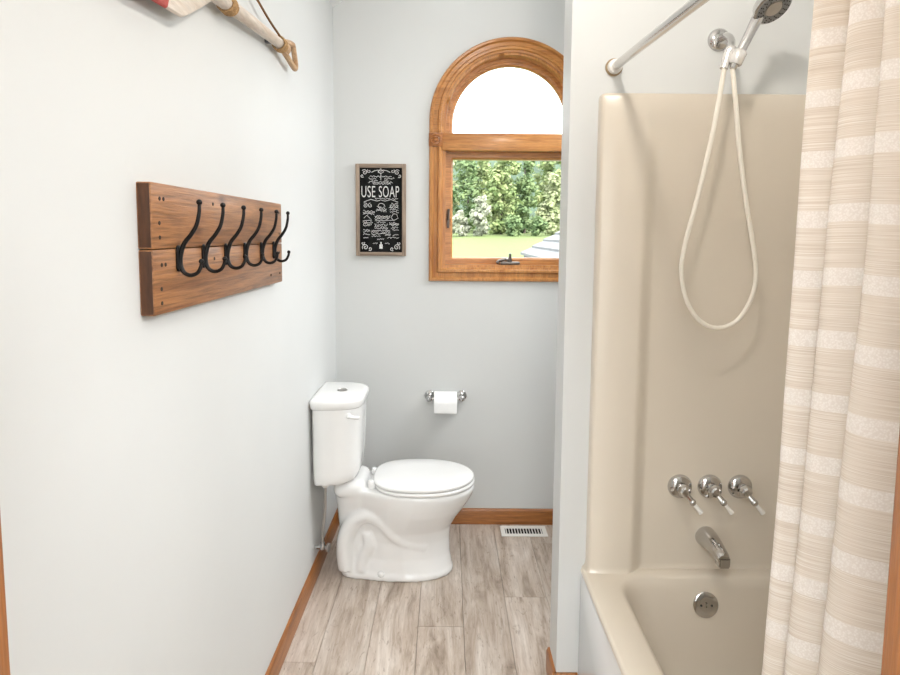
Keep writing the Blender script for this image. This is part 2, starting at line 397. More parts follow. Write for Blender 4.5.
for sx in (xl, xr-CW+.004):
    bm = B(); box(bm, sx-.002, sx+.064, YB-.024, YB, 1.926, 1.992, .003)
    c = (sx+.031, YB-.024, 1.959)
    lathe(bm, [(.028, -.001), (.028, .005), (.023, .007), (.019, -.002), (.014, -.001), (.009, .006), (.001, .008)], c, (0, -1, 0), 24)
    struct('rosette', bm, M['trim_x'], win)
bm = B(); box(bm, xl+.062, xr-.062, YB-.018, YB+.07, 1.908, 1.992, .004); struct('window_transom', bm, M['pine'], win)
# jamb liner round the opening
bm = B(); t = .012
path = [(WX-WR, WZ0)]+[(WX+WR*math.cos(PI-PI*k/40), WZS+WR*math.sin(PI-PI*k/40)) for k in range(41)]+[(WX+WR, WZ0)]
ins = [(WX-WR+t, WZ0+t)]+[(WX+(WR-t)*math.cos(PI-PI*k/40), WZS+(WR-t)*math.sin(PI-PI*k/40)) for k in range(41)]+[(WX+WR-t, WZ0+t)]
n = len(path)
for i in range(n):
    j = (i+1) % n
    q = [path[i], path[j], ins[j], ins[i]]
    a = [bm.verts.new((x, YB-.002, z)) for x, z in q]; b_ = [bm.verts.new((x, YB+.13, z)) for x, z in q]
    bm.faces.new(a); bm.faces.new(list(reversed(b_)))
    for k in range(4): bm.faces.new((a[(k+1) % 4], a[k], b_[k], b_[(k+1) % 4]))
bmesh.ops.remove_doubles(bm, verts=bm.verts, dist=1e-5)
struct('jamb_liner', bm, M['pine_z'], win, angle=30)
# lower sash
def rect_frame(bm, x0, x1, z0, z1, w, y0, y1, step=.008):
    pr = [(0, y1), (0, y0), (w-step, y0), (w, y0+.012), (w, y1)]
    R = [[(x0+r, y, z0+r) for r, y in pr], [(x1-r, y, z0+r) for r, y in pr], [(x1-r, y, z1-r) for r, y in pr], [(x0+r, y, z1-r) for r, y in pr]]
    vr = [[bm.verts.new(p) for p in r] for r in R]; n = len(pr)
    for a in range(4):
        for i in range(n):
            bm.faces.new((vr[a][i], vr[a][(i+1) % n], vr[(a+1) % 4][(i+1) % n], vr[(a+1) % 4][i]))
bm = B(); rect_frame(bm, WX-WR+t, WX+WR-t, WZ0+t, 1.908, .035, YB+.045, YB+.095); struct('window_sash', bm, M['pine'], win, angle=30)
# arched stop
bm = B(); rings = []
pr = [(0, YB+.10), (0, YB+.06), (.016, YB+.06), (.018, YB+.066), (.028, YB+.068), (.034, YB+.078), (.034, YB+.10)]
R1 = WR-t
rings.append([(WX-(R1-r), y, 1.99) for r, y in pr])
for k in range(49):
    a = PI-PI*k/48; rings.append([(WX+(R1-r)*math.cos(a), y, WZS+(R1-r)*math.sin(a)) for r, y in pr])
rings.append([(WX+(R1-r), y, 1.99) for r, y in pr])
rings_to_faces(bm, rings); struct('arch_frame', bm, M['pine'], win, angle=30)
bm = B(); box(bm, WX-R1+.03, WX+R1-.03, YB+.068, YB+.073, WZ0+.045, 1.876); struct('window_pane', bm, M['glass'], win, smooth=False)
bm = B(); R2 = R1-.03
prism_xz(bm, [(WX-R2, 1.985)]+[(WX+R2*math.cos(PI-PI*k/40), WZS+R2*math.sin(PI-PI*k/40)) for k in range(41)]+[(WX+R2, 1.985)], YB+.084, YB+.089)
struct('window_pane', bm, M['glass'], win, smooth=False)
# crank and lock
bm = B(); cx = .318
box(bm, cx-.048, cx+.050, YB+.008, YB+.046, 1.347, 1.363, .005)
lathe(bm, [(.013, 0), (.011, .012), (.008, .02)], (cx, YB+.03, 1.358), (0, -.4, 1), 14)
tube(bm, catmull([(cx, YB+.026, 1.372), (cx-.02, YB+.016, 1.376), (cx-.045, YB+.014, 1.370), (cx-.06, YB+.014, 1.364)]), .008, 8)
ball(bm, (cx-.062, YB+.014, 1.360), .009, 10); tube(bm, [(cx, YB+.02, 1.37), (cx, YB+.015, 1.405)], [.009, .006], 8)
struct('window_crank', bm, M['bronze'], win)
bm = B(); box(bm, WX-WR+.018, WX-WR+.032, YB+.032, YB+.046, 1.53, 1.62, .004)
tube(bm, catmull([(WX-WR+.025, YB+.034, 1.575), (WX-WR+.024, YB+.018, 1.590), (WX-WR+.028, YB+.012, 1.625)]), .006, 8)
struct('sash_lock', bm, M['bronze'], win)

# ================================================================ OUTSIDE
def gz(y): return -.6+.0405*(y-4)
bm = B(); rows = []
for y in (3.3, 10, 20, 30, 40, 50, 60, 75):
    rows.append([bm.verts.new((x, y, gz(y)+.15*math.sin(x*.21+y*.13))) for x in range(-60, 71, 5)])
for a, b_ in zip(rows, rows[1:]):
    for i in range(len(a)-1): bm.faces.new((a[i], a[i+1], b_[i+1], b_[i]))
struct('lawn', bm, M['lawn'])
bm = B(); rows = []; hr = random.Random(2)
for j in range(12):
    y = 72+j*5; rows.append([bm.verts.new((x, y, 2.0+14.5*math.sin(min(1, j/8)*PI/2)+hr.uniform(-.8, .8)*(j > 0))) for x in range(-90, 121, 3)])
for a, b_ in zip(rows, rows[1:]):
    for i in range(len(a)-1): bm.faces.new((a[i], a[i+1], b_[i+1], b_[i]))
struct('hill', bm, M['hill'])

def crown_bm(r, h, nleaf, seed, leaf=.22, clumps=16, low=.05):
    rd = random.Random(seed); bm = B(); cl = []; h *= 1.05
    for k in range(clumps):
        f = rd.uniform(low, .92); prof_ = math.sin(PI*min(1, .18+.82*f))**.7
        a = rd.uniform(0, 2*PI); d = r*prof_*rd.uniform(.1, .82)
        cl.append((Vector((d*math.cos(a), d*math.sin(a), h*f)), r*rd.uniform(.20, .36)*(.6+.4*prof_)))
    for k in range(nleaf):
        c, cr = cl[rd.randrange(clumps)]
        n_ = Vector((rd.gauss(0, 1), rd.gauss(0, 1), rd.gauss(0, 1))).normalized()
        p = c+n_*cr*abs(rd.gauss(.75, .35))
        u, v, _ = frame_of((n_+Vector((rd.uniform(-.6, .6), rd.uniform(-.6, .6), rd.uniform(-.2, .8)))).normalized())
        s = leaf*rd.uniform(.6, 1.3)
        bm.faces.new([bm.verts.new(p+u*s*a+v*s*b_) for a, b_ in ((-1, -.2), (0, -.8), (1, .1), (.1, .8))])
    return bm
def tree(name, label, cat, x, y, h, r, mat, seed, trunk=.16, low=.05, nleaf=4200, group=None, leaf=.17, clumps=46):
    z = gz(y)
    t_ = thing(name, label, cat, (x, y, z-.05), group)
    bm = crown_bm(r, h, nleaf, seed, leaf, clumps, low)
    for v in bm.verts: v.co += Vector((x, y, z+.05))
    obj('crown', bm, M[mat], t_, smooth=False)
    bm = B(); tube(bm, [(x, y, z-.2), (x+.03, y, z+h*.35), (x-.05, y+.05, z+h*.75)], [.03*h*trunk/.16*.5, .02*h*.5, .006*h], 8)
    obj('trunk' if cat == 'tree' else 'stem', bm, M['bark'], t_)
G = 'trees at the edge of the lawn'
tree('broadleaf_tree', 'tall pale green tree standing in the middle of the window view', 'tree', 4.6, 53, 7.2, 1.6, 'leaf_mid', 12, group=G, clumps=54, nleaf=5200)
tree('broadleaf_tree', 'pale green tree at the right edge of the window view above the shingles', 'tree', 9.0, 53, 5.2, 1.4, 'leaf_pale', 14, group=G)
tree('broadleaf_tree', 'tall dark green tree behind the left part of the window view', 'tree', 1.9, 58, 8.3, 1.9, 'leaf_dark', 11, group=G)
tree('broadleaf_tree', 'dark green tree right of the tall pale middle tree', 'tree', 7.2, 58, 8.0, 1.7, 'leaf_dark', 13, group=G)
tree('broadleaf_tree', 'light yellow green tree against the left window frame', 'tree', .1, 62, 8.0, 1.5, 'leaf_pale', 15, group=G)
tree('broadleaf_tree', 'bluish green tree between the dark left tree and the middle tree', 'tree', 3.6, 62, 8.6, 1.9, 'leaf_mid', 18, group=G)
tree('broadleaf_tree', 'tall green tree behind the pale right edge tree', 'tree', 10.2, 62, 8.8, 2.1, 'leaf_mid', 17, group=G)
tree('broadleaf_tree', 'mid green tree filling the gap behind the middle tree and the dark right one', 'tree', 6.3, 67, 9.3, 2.0, 'leaf_mid', 16, group=G)
G = 'shrubs along the far lawn'
tree('flowering_shrub', 'whitish shrub in front of the left trees, nearest the window frame', 'shrub', .95, 50, 2.1, .85, 'leaf_silver', 21, low=.1, nleaf=1900, group=G, clumps=22, leaf=.13)
tree('flowering_shrub', 'larger silvery white shrub just left of the tall middle tree', 'shrub', 2.75, 50, 3.2, .95, 'leaf_silver', 22, low=.08, nleaf=2400, group=G, clumps=28, leaf=.13)
tree('leafy_shrub', 'low dark green shrub at the foot of the tall middle tree', 'shrub', 5.2, 49.5, 1.7, 1.0, 'leaf_dark', 23, low=.1, nleaf=1900, group=G, clumps=22, leaf=.13)
tree('leafy_shrub', 'low dark green shrub under the dark right tree', 'shrub', 7.2, 50, 1.7, .95, 'leaf_dark', 24, low=.1, nleaf=1900, group=G, clumps=22, leaf=.13)
# neighbouring roof slope with shingle courses
rf = thing('shingled_roof', 'grey shingled roof slope at the lower right corner of the window view', 'roof', (.80, 4.6, 1.30))
bm = B(); RY0, RY1, ex = YB+.16, 6.0, .125
bm2 = B()
prism_xz(bm2, [(.74, 1.325), (2.0, 2.06), (2.0, 1.96), (.74, 1.225)], RY0, RY1-.03); obj('roof_deck', bm2, M['shingle'], rf, smooth=False)
for k in range(9):
    xa = .71+k*ex*.865; za = 1.325+.583*(xa-.74)
    prism_xz(bm, [(xa, za+.022), (xa+ex*.865, za+.022+.583*ex*.865-.016), (xa+ex*.865, za+.583*ex*.865-.005), (xa, za)], RY0, RY1-.02*(k % 2))
obj('shingle_courses', bm, M['shingle'], rf, smooth=False)

# ================================================================ LEFT WALL
# coat rack
rk = thing('coat_rack', 'rustic brown wooden coat rack board with six black hooks on the left wall', 'coat rack', (XL, 1.58, 1.468))
bx0, bx1, by0, by1, bz0, bz1, bzm = XL, -.547, 1.18, 2.057, 1.3386, 1.5946, 1.4665
def plank_board(z0, z1, seed):
    rd = random.Random(seed); bm = B(); box(bm, bx0-.0005, bx1, by0, by1, z0, z1, .003, 2)
    bm.normal_update()
    for f in bm.faces: f.material_index = 1 if abs(f.normal.y) > .8 and f.calc_area() > .001 else 0
    return lean(bm)
for z0, z1, sd in ((bzm+.0008, bz1, 1), (bz0, bzm-.0008, 2)):
    pk = obj('plank', plank_board(z0, z1, sd), [M['board'], M['board_end']], rk)
    spots = [(by0+.03, z0+.022), (by0+.03, z0+.05), (by1-.03, z0+.03), (by1-.03, z1-.03), (by0+.034, z1-.03), (by0+.05, z1-.03), (by0+.30, z1-.028), (by0+.75, z0+.03)]
    for y, z in spots:
        bm = B(); lathe(bm, [(.0045, -.001), (.004, .0008)], (bx1, y, z), (1, 0, 0), 10); obj('nail_hole', lean(bm), M['nail'], pk)
def make_hook():
    bm = B(); y = hook_y[0]; xf = bx1
    # oblong mounting plate
    pts = []
    for k in range(24):
        a = 2*PI*k/24; pts.append((.010*math.cos(a), .011*math.sin(a)+(.016 if math.sin(a) > 0 else -.016)))
    rings_to_faces(bm, [[(xf, y+u, 1.446+v) for u, v in pts], [(xf+.003, y+u, 1.446+v) for u, v in pts], [(xf+.0045, y+u*.8, 1.446+v*.9) for u, v in pts]])
    up = catmull([(xf+.004, y, 1.425), (xf+.006, y, 1.452), (xf+.014, y, 1.476), (xf+.029, y, 1.495), (xf+.041, y, 1.515), (xf+.047, y, 1.540), (xf+.048, y, 1.556)], 6)
    m_ = len(up); tube(bm, up, [.0054-.0018*i/(m_-1) for i in range(m_)], 10)
    ball(bm, (xf+.048, y, 1.5615), .0062, 12)
    dn = catmull([(xf+.005, y, 1.452), (xf+.006, y, 1.430), (xf+.013, y, 1.416), (xf+.026, y, 1.411), (xf+.040, y, 1.416), (xf+.047, y, 1.428), (xf+.049, y, 1.436)], 6)
    m_ = len(dn); tube(bm, dn, [.0050-.0015*i/(m_-1) for i in range(m_)], 10)
    ball(bm, (xf+.049, y, 1.440), .0056, 12)
    h = obj('hook', lean(bm), M['iron'], rk)
    for zz in (1.460, 1.432):
        bm = B(); lathe(bm, [(.0035, 0), (.0032, .0018), (.0015, .0026)], (xf+.0042, y+.0068, zz), (1, 0, 0), 10)
        obj('screw', lean(bm), M['steel'], h)
    return h
hook_y = [1.285, 1.415, 1.552, 1.692, 1.834, 1.959]
h0 = make_hook()
for y in hook_y[1:]:
    h = h0.copy(); COL.objects.link(h); h.parent = rk; h.location = ((y-hook_y[0])*.0145, y-hook_y[0], 0)
    for ch in h0.children:
        c = ch.copy(); COL.objects.link(c); c.parent = h

# decorative oar
ax = lambda y: 2.067+.089*(y-1.605)
ox = XL+.030
oar = thing('decorative_oar', 'whitewashed wooden oar with red tip hung on the left wall above the coat rack', 'oar', (XL, 1.6, 2.06))
bm = B(); tube(bm, [(ox, y, ax(y)) for y in (1.42, 1.6, 1.9, 2.13)], [.0185, .0185, .0165, .0155], 16); obj('shaft', lean(bm), M['oarwhite'], oar)
def blade_bm(ya, yb, n=14):
    bm = B(); rings = []
    for i in range(n+1):
        y = ya+(yb-ya)*i/n
        if y > 1.33: hw = .096-(.096-.018)*min(1, (y-1.33)/.16)**1.15
        else: hw = .096-.012*max(0, (1.0-y)/.3)
        th = .011 if y < 1.4 else .011+.006*(y-1.4)/.1
        cz = ax(y)-.004; ring = []
        for k in range(20):
            a = 2*PI*k/20; ca, sa = math.cos(a), math.sin(a)
            ring.append((ox+th*math.copysign(abs(ca)**.7, ca), y, cz+hw*math.copysign(abs(sa)**.8, sa)))
        rings.append(ring)
    rings_to_faces(bm, rings); return bm
obj('blade', lean(blade_bm(1.262, 1.49)), M['oarwhite'], oar)
obj('blade_tip', lean(blade_bm(.72, 1.262)), M['oarred'], oar)['label'] = 'faded red blade tip'
for ya, yb in ((1.585, 1.622), (2.052, 2.085)):
    bm = B(); n_ = 7
    tube(bm, [(ox+.0205*math.cos(a), ya+(yb-ya)*a/(2*PI*n_), ax(ya)+.0205*math.sin(a)) for a in [2*PI*n_*k/140 for k in range(141)]], .0034, 6)
    obj('rope_wrap', lean(bm), M['jute'], oar)
bm = B()
yg, gz0 = 2.10, ax(2.10)
loop = [(ox, 2.10, gz0+.012), (ox, 2.165, gz0+.03), (ox, 2.225, gz0+.040), (ox, 2.240, gz0+.026), (ox, 2.256, gz0), (ox, 2.264, gz0-.022), (ox, 2.248, gz0-.034), (ox, 2.175, gz0-.024), (ox, 2.10, gz0-.012)]
tube(bm, catmull(loop, 5), .0095, 10); tube(bm, [(ox, 2.08, ax(2.08)), (ox, 2.135, ax(2.135)-.004)], [.0165, .019], 12)
obj('grip', lean(bm), M['oargrip'], oar)
bm = B(); tube(bm, catmull([(ox+.006, 2.045, ax(2.045)+.02), (ox-.002, 1.96, 2.147), (ox-.008, 1.87, 2.172), (XL+.012, 1.80, 2.193), (ox-.008, 1.73, 2.155), (ox, 1.61, ax(1.61)+.02)], 6), .0036, 8)
obj('hanging_cord', lean(bm), M['cord'], oar)
bm = B(); lathe(bm, [(.003, 0), (.003, .018), (.006, .018), (.006, .020)], (XL, 1.80, 2.190), (1, 0, 0), 10); obj('nail', lean(bm), M['steel'], oar)
for y in (1.46, 2.01):
    bm = B(); box(bm, XL, ox-.012, y-.01, y+.01, ax(y)-.01, ax(y)+.01, .002); obj('wall_bracket', lean(bm), M['steel'], oar)

# ================================================================ BACK WALL
# chalkboard sign
sx0, sx1, sz0, sz1 = -.452, -.204, 1.389, 1.841
sg = thing('chalkboard_sign', 'black chalkboard sign reading USE SOAP in a weathered wood frame', 'sign', ((sx0+sx1)/2, YB, 1.615))
fw_ = .019
for xa, xb, za, zb_, mm in ((sx0, sx0+fw_, sz0, sz1, 'signframe'), (sx1-fw_, sx1, sz0, sz1, 'signframe'), (sx0+fw_, sx1-fw_, sz0, sz0+fw_, 'signframe_x'), (sx0+fw_, sx1-fw_, sz1-fw_, sz1, 'signframe_x')):
    bm = B(); box(bm, xa, xb, YB-.022, YB, za, zb_, .0015); obj('frame_rail', bm, M[mm], sg)
bm = B(); box(bm, sx0+fw_-.001, sx1-fw_+.001, YB-.010, YB, sz0+fw_-.001, sz1-fw_+.001); pnl = obj('chalk_panel', bm, M['chalkboard'], sg, smooth=False)
yc = YB-.0108
scx = (sx0+sx1)/2
def text_mesh(body, w_, h_, cx_, cz_, weight=0.0, slant=0.0):
    cu = bpy.data.curves.new('lettering', 'FONT'); cu.body = body; cu.size = 1.0; cu.offset = weight; cu.extrude = 0.0; cu.shear = slant; cu.space_character = 1.08
    o = bpy.data.objects.new('lettering', cu); COL.objects.link(o)
    dg = bpy.context.evaluated_depsgraph_get(); me = bpy.data.meshes.new_from_object(o.evaluated_get(dg))
    bm = B(); bm.from_mesh(me); bpy.data.objects.remove(o); bpy.data.meshes.remove(me); bpy.data.curves.remove(cu)
    xs = [v.co.x for v in bm.verts]; ys = [v.co.y for v in bm.verts]
    x0_, x1_, y0_, y1_ = min(xs), max(xs), min(ys), max(ys)
    for v in bm.verts:
        v.co = Vector((cx_+((v.co.x-x0_)/(x1_-x0_)-.5)*w_, yc, cz_+((v.co.y-y0_)/(y1_-y0_)-.5)*h_))
    r = bmesh.ops.extrude_face_region(bm, geom=list(bm.faces))
    for g_ in r['geom']:
        if isinstance(g_, bmesh.types.BMVert): g_.co.y -= .0008
    return bm
obj('lettering', text_mesh('USE', .068, .055, scx-.062, 1.706, -.004), M['chalk'], pnl, smooth=False)
obj('lettering', text_mesh('SOAP', .100, .055, scx+.040, 1.706, -.004), M['chalk'], pnl, smooth=False)
bm = B(); rd = random.Random(5)
def stroke(pts, r=.0013): tube(bm, [(scx+x, yc-.0004, z) for x, z in pts], r, 5)
def spiral(cx_, cz_, r0, turns, sgn, ph=0, r=.0013):
    stroke([(cx_+sgn*r0*(1-k/36)*math.cos(ph+2*PI*turns*k/36), cz_+r0*(1-k/36)*math.sin(ph+2*PI*turns*k/36)) for k in range(34)], r)
for sgn in (-1, 1):
    spiral(sgn*.080, 1.800, .014, 1.6, sgn, .6, .0016); spiral(sgn*.058, 1.806, .010, 1.3, -sgn, 2.2); spiral(sgn*.092, 1.783, .009, 1.2, sgn, 3.8, .0016)
    stroke([(sgn*.046, 1.800), (sgn*.03, 1.808), (sgn*.012, 1.811), (0, 1.806)], .0016)
    spiral(sgn*.078, 1.432, .016, 1.7, sgn, -.6, .0018); spiral(sgn*.055, 1.424, .010, 1.3, -sgn, -2.2, .0016); spiral(sgn*.090, 1.452, .009, 1.2, sgn, 2.6, .0016)
    stroke([(sgn*.085, 1.655), (sgn*.05, 1.668), (sgn*.02, 1.660), (sgn*.002, 1.664)], .0013)
    spiral(sgn*.078, 1.638, .013, 1.5, sgn, 1.0); spiral(sgn*.052, 1.638, .012, 1.4, -sgn, 1.6)
stroke([(-.014, 1.802), (0, 1.818), (.014, 1.802), (0, 1.795), (-.014, 1.802)], .0018)
stroke([(0, 1.795), (0, 1.762)], .0012)
def scribble(x0_, x1_, z, h_, r=.0011):      # illegible small hand lettering
    x = x0_; pts = []
    while x < x1_:
        pts.append((x, z+rd.uniform(-.5, .5)*h_)); x += rd.uniform(.0026, .005)
    if len(pts) > 1: stroke(pts, r)
for (a, b_, z, h_) in ((-.055, .055, 1.780, .007), (-.06, -.02, 1.770, .009), (.018, .066, 1.771, .011), (-.045, -.015, 1.760, .008), (.012, .04, 1.758, .008),
                       (-.03, .05, 1.672, .009), (.055, .085, 1.670, .008), (-.088, -.03, 1.612, .016), (-.088, -.032, 1.596, .012), (-.02, .026, 1.628, .012), (-.024, .03, 1.612, .013),
                       (.04, .088, 1.628, .010), (.045, .09, 1.606, .012), (-.03, .05, 1.586, .010), (-.03, .04, 1.572, .008), (-.09, -.04, 1.556, .010), (-.088, -.05, 1.540, .012), (.042, .088, 1.552, .009),
                       (-.02, .022, 1.556, .008), (-.032, -.006, 1.536, .014), (-.004, .034, 1.530, .016), (.05, .086, 1.530, .012), (-.05, -.01, 1.506, .012), (.0, .046, 1.506, .010), (-.088, -.052, 1.496, .008),
                       (.02, .05, 1.492, .007), (.058, .088, 1.492, .008), (-.046, .0, 1.486, .008), (-.02, .016, 1.472, .008), (-.04, -.016, 1.452, .008), (.02, .045, 1.452, .008), (-.06, .06, 1.752, .009), (-.04, .05, 1.744, .006), (-.088, -.03, 1.604, .012), (-.022, .03, 1.620, .012), (.044, .09, 1.617, .012), (-.03, .045, 1.579, .010), (-.088, -.045, 1.548, .012), (.05, .088, 1.541, .010), (-.032, .034, 1.543, .012), (-.03, .034, 1.524, .012), (-.088, -.055, 1.520, .010), (-.088, -.05, 1.510, .009), (.056, .09, 1.516, .010), (-.046, .046, 1.514, .008), (-.046, .05, 1.498, .008), (.03, .088, 1.480, .007), (-.088, -.06, 1.478, .008)):
    scribble(a, b_, z, h_)
spiral(-.002, 1.632, .022, 1.0, 1, 0, .0012)
stroke([(-.03, 1.563), (.06, 1.566)], .001); stroke([(.04, 1.545), (.09, 1.547)], .001)
stroke([(-.085, 1.575), (-.07, 1.590), (-.055, 1.575), (-.045, 1.566), (-.09, 1.562)], .0012)
stroke([(.062, 1.598), (.05, 1.58), (.062, 1.565), (.085, 1.576), (.078, 1.596), (.062, 1.598)], .0012)
box(bm, scx-.008, scx+.008, yc-.0008, yc, 1.425, 1.446); box(bm, scx-.003, scx+.003, yc-.0008, yc, 1.446, 1.458)
obj('chalk_drawing', bm, M['chalk'], pnl)

# toilet paper holder and roll
tz = .680
tp = thing('toilet_paper_holder', 'chrome two-post toilet paper holder on the back wall', 'paper holder', (0, YB, tz))
for x in (-.083, .080):
    bm = B(); lathe(bm, [(.027, 0), (.027, .005), (.021, .010), (.013, .014), (.010, .030), (.012, .045)], (x, YB, tz), (0, -1, 0), 10)
    ball(bm, (x, YB-.060, tz-.002), .0165, 12)
    obj('post', bm, M['chrome'], tp, angle=25)
bm = B(); tube(bm, [(-.075, YB-.060, tz-.003), (.072, YB-.060, tz-.003)], .0075, 12); obj('roller_bar', bm, M['chrome_dull'], tp)
tr_ = thing('toilet_paper_roll', 'white toilet paper roll on the chrome holder', 'toilet paper', (0, YB-.060, tz-.019))
rc = Vector((-.058, YB-.060, tz-.015))
bm = B(); seg = 40; L = .114
outer = [(rc.y+.0535*math.cos(2*PI*k/seg), rc.z-.005+.0535*math.sin(2*PI*k/seg)) for k in range(seg)]
inner = [(rc.y+.0195*math.cos(2*PI*k/seg), rc.z+.0195*math.sin(2*PI*k/seg)) for k in range(seg)]
ring = [[(rc.x, y, z) for y, z in inner], [(rc.x, y, z) for y, z in outer], [(rc.x+L, y, z) for y, z in outer], [(rc.x+L, y, z) for y, z in inner]]
vr = [[bm.verts.new(p) for p in r_] for r_ in ring]
for a in range(3):
    for i in range(seg):
        j = (i+1) % seg; bm.faces.new((vr[a][i], vr[a][j], vr[a+1][j], vr[a+1][i]))
yy = rc.y-.0535; zz = rc.z-.005
hang = [[(x, yy-.0006, zz+.0), (x, yy-.0014, zz-.02), (x, yy-.0006, zz-.042)] for x in (rc.x+.0005, rc.x+L-.0005)]
vh = [[bm.verts.new(p) for p in r_] for r_ in hang]
for i in range(2): bm.faces.new((vh[0][i], vh[0][i+1], vh[1][i+1], vh[1][i]))
obj('paper', bm, M['paper'], tr_)
bm = B(); vr = [[bm.verts.new((rc.x+dx, rc.y+r_*math.cos(2*PI*k/24), rc.z+r_*math.sin(2*PI*k/24))) for k in range(24)] for dx, r_ in ((.0005, .0185), (.0005, .0194), (L-.0005, .0194), (L-.0005, .0185))]
for a in range(4):
    for i in range(24):
        j = (i+1) % 24; bm.faces.new((vr[a][i], vr[a][j], vr[(a+1) % 4][j], vr[(a+1) % 4][i]))
obj('cardboard_core', bm, M['card'], tr_)

# floor vent
fv = thing('floor_vent', 'white metal floor register beside the back baseboard', 'vent', (.395, 3.02, 0))
vx0, vx1, vy0, vy1 = .283, .515, 2.965, 3.072
bm = B()
for xa, xb, ya, yb in ((vx0, vx1, vy0, vy0+.024), (vx0, vx1, vy1-.024, vy1), (vx0, vx0+.022, vy0+.024, vy1-.024), (vx1-.022, vx1, vy0+.024, vy1-.024)):
    box(bm, xa, xb, ya, yb, 0, .005, .0015, 1)
obj('vent_frame', bm, M['vent'], fv)
bm = B(); nsl = 13
for k in range(nsl):
    x = vx0+.028+(vx1-vx0-.056)*k/(nsl-1)
    rings_to_faces(bm, [[(x-.0024, y, .0008), (x+.0020, y, .0008), (x+.0024, y, .0045), (x-.0018, y, .0045)] for y in (vy0+.022, vy1-.022)])
obj('louvers', bm, M['vent'], fv, smooth=False)
bm = B(); box(bm, vx0+.02, vx1-.02, vy0+.02, vy1-.02, .0001, .0007); obj('duct_shade_sheet', bm, M['duct_shade'], fv, smooth=False)  # thin dark sheet on the floor in place of the duct's shade

# ================================================================ TOILET
TY = 2.672
to = thing('toilet', 'white two-piece toilet with closed lid beside the left wall', 'toilet', (-.2, TY, 0))
def sup(ca, p): return math.copysign(abs(ca)**p, ca)
def egg(cx_, af, ab, b_, n=48, pf=1.0, pb=.8):
    out = []
    for k in range(n):
        a = 2*PI*k/n; ca, sa = math.cos(a), math.sin(a)
        if ca >= 0: out.append((cx_+af*sup(ca, pf), b_*sup(sa, pf)))
        else: out.append((cx_+ab*sup(ca, pb), b_*sup(sa, pb)))
    return out
# bowl body
bm = B()
def lring(z, x0_, x1_, w_, wb=None, n=56):
    # footprint from x0_ to x1_, half width w_ in front tapering to wb at the back
    wb = w_ if wb is None else wb; cx_ = x0_+(x1_-x0_)*.58; out = []
    for k in range(n):
        a = 2*PI*k/n; ca, sa = math.cos(a), math.sin(a)
        if ca >= 0: x = cx_+(x1_-cx_)*ca; y = w_*sup(sa, .9)
        else:
            s = sup(ca, .55); x = cx_+(cx_-x0_)*s
            f = min(1, abs(s)*1.35); f = f*f*(3-2*f)
            y = (w_*(1-f)+wb*f)*sup(sa, .5 if abs(ca) > .5 else .8)
        out.append((x, TY+y, z))
    return out
rings_to_faces(bm, [lring(0, -.462, .036, .126, .112), lring(.018, -.464, .038, .128, .114), lring(.034, -.460, .032, .120, .104), lring(.09, -.462, .022, .108, .082),
                    lring(.16, -.466, .020, .106, .074), lring(.21, -.470, .025, .118, .074), lring(.255, -.474, .050, .142, .080), lring(.30, -.478, .083, .163, .090),
                    lring(.34, -.483, .110, .176, .104), lring(.365, -.485, .124, .182, .111), lring(.385, -.486, .131, .185, .118), lring(.398, -.486, .131, .184, .118), lring(.402, -.484, .127, .180, .115)])
body_parts = bm
for sgn in (-1, 1):
    tw = [(-.43, TY+sgn*.066, .03), (-.438, TY+sgn*.062, .10), (-.430, TY+sgn*.060, .18), (-.395, TY+sgn*.062, .250), (-.335, TY+sgn*.072, .285), (-.270, TY+sgn*.082, .262), (-.222, TY+sgn*.078, .205), (-.165, TY+sgn*.072, .165), (-.09, TY+sgn*.060, .14)]
    tube(bm, catmull(tw, 6), .040, 16)
    tw2 = [(-.36, TY+sgn*.078, .03), (-.352, TY+sgn*.068, .09), (-.328, TY+sgn*.070, .145), (-.335, TY+sgn*.062, .2)]
    tube(bm, catmull(tw2, 6), .030, 14)
# raised deck under the tank
box(bm, -.484, -.340, TY-.110, TY+.110, .360, .442, .036, 5)
bmesh.ops.recalc_face_normals(bm, faces=bm.faces)
bowl = obj('bowl', bm, M['porcelain'], to)
md = bowl.modifiers.new('remesh', 'REMESH'); md.mode = 'VOXEL'; md.voxel_size = .0055
md = bowl.modifiers.new('smooth', 'SMOOTH'); md.factor = .5; md.iterations = 9
dg = bpy.context.evaluated_depsgraph_get(); me2 = bpy.data.meshes.new_from_object(bowl.evaluated_get(dg))
bowl.modifiers.clear(); old = bowl.data; bowl.data = me2; me2.shade_smooth(); bpy.data.meshes.remove(old); me2.name = 'bowl'
if not me2.materials: me2.materials.append(M['porcelain'])
# tank
def tank_ring(z, xb, d, hw, n=40, px=.62, inset=0):
    out = [(xb, TY-hw+.012, z), (xb, TY+hw-.012, z)]
    for k in range(n+1):
        a = PI/2-PI*k/n
        out.append((xb+.012+(d-.012)*max(0, math.cos(a))**px, TY+hw*sup(math.sin(a), .48), z))
    return out
bm = B()
rings_to_faces(bm, [tank_ring(.442, -.548, .130, .150), tank_ring(.445, -.552, .152, .158), tank_ring(.458, -.553, .175, .162), tank_ring(.49, -.554, .188, .163), tank_ring(.56, -.555, .193, .163), tank_ring(.772, -.556, .203, .166)])
obj('tank', bm, M['porcelain'], to, angle=50)
bm = B()
rings_to_faces(bm, [tank_ring(.770, -.558, .206, .168), tank_ring(.774, -.563, .215, .172), tank_ring(.798, -.565, .219, .174), tank_ring(.807, -.564, .217, .172), tank_ring(.812, -.560, .208, .165), tank_ring(.814, -.55, .185, .15)])
obj('tank_lid', bm, M['porcelain'], to, angle=50)
bm = B(); lathe(bm, [(.022, 0), (.022, .003), (.018, .0045), (.017, .003), (.001, .0032)], (-.455, TY+.0, .8135), (0, 0, 1), 28)
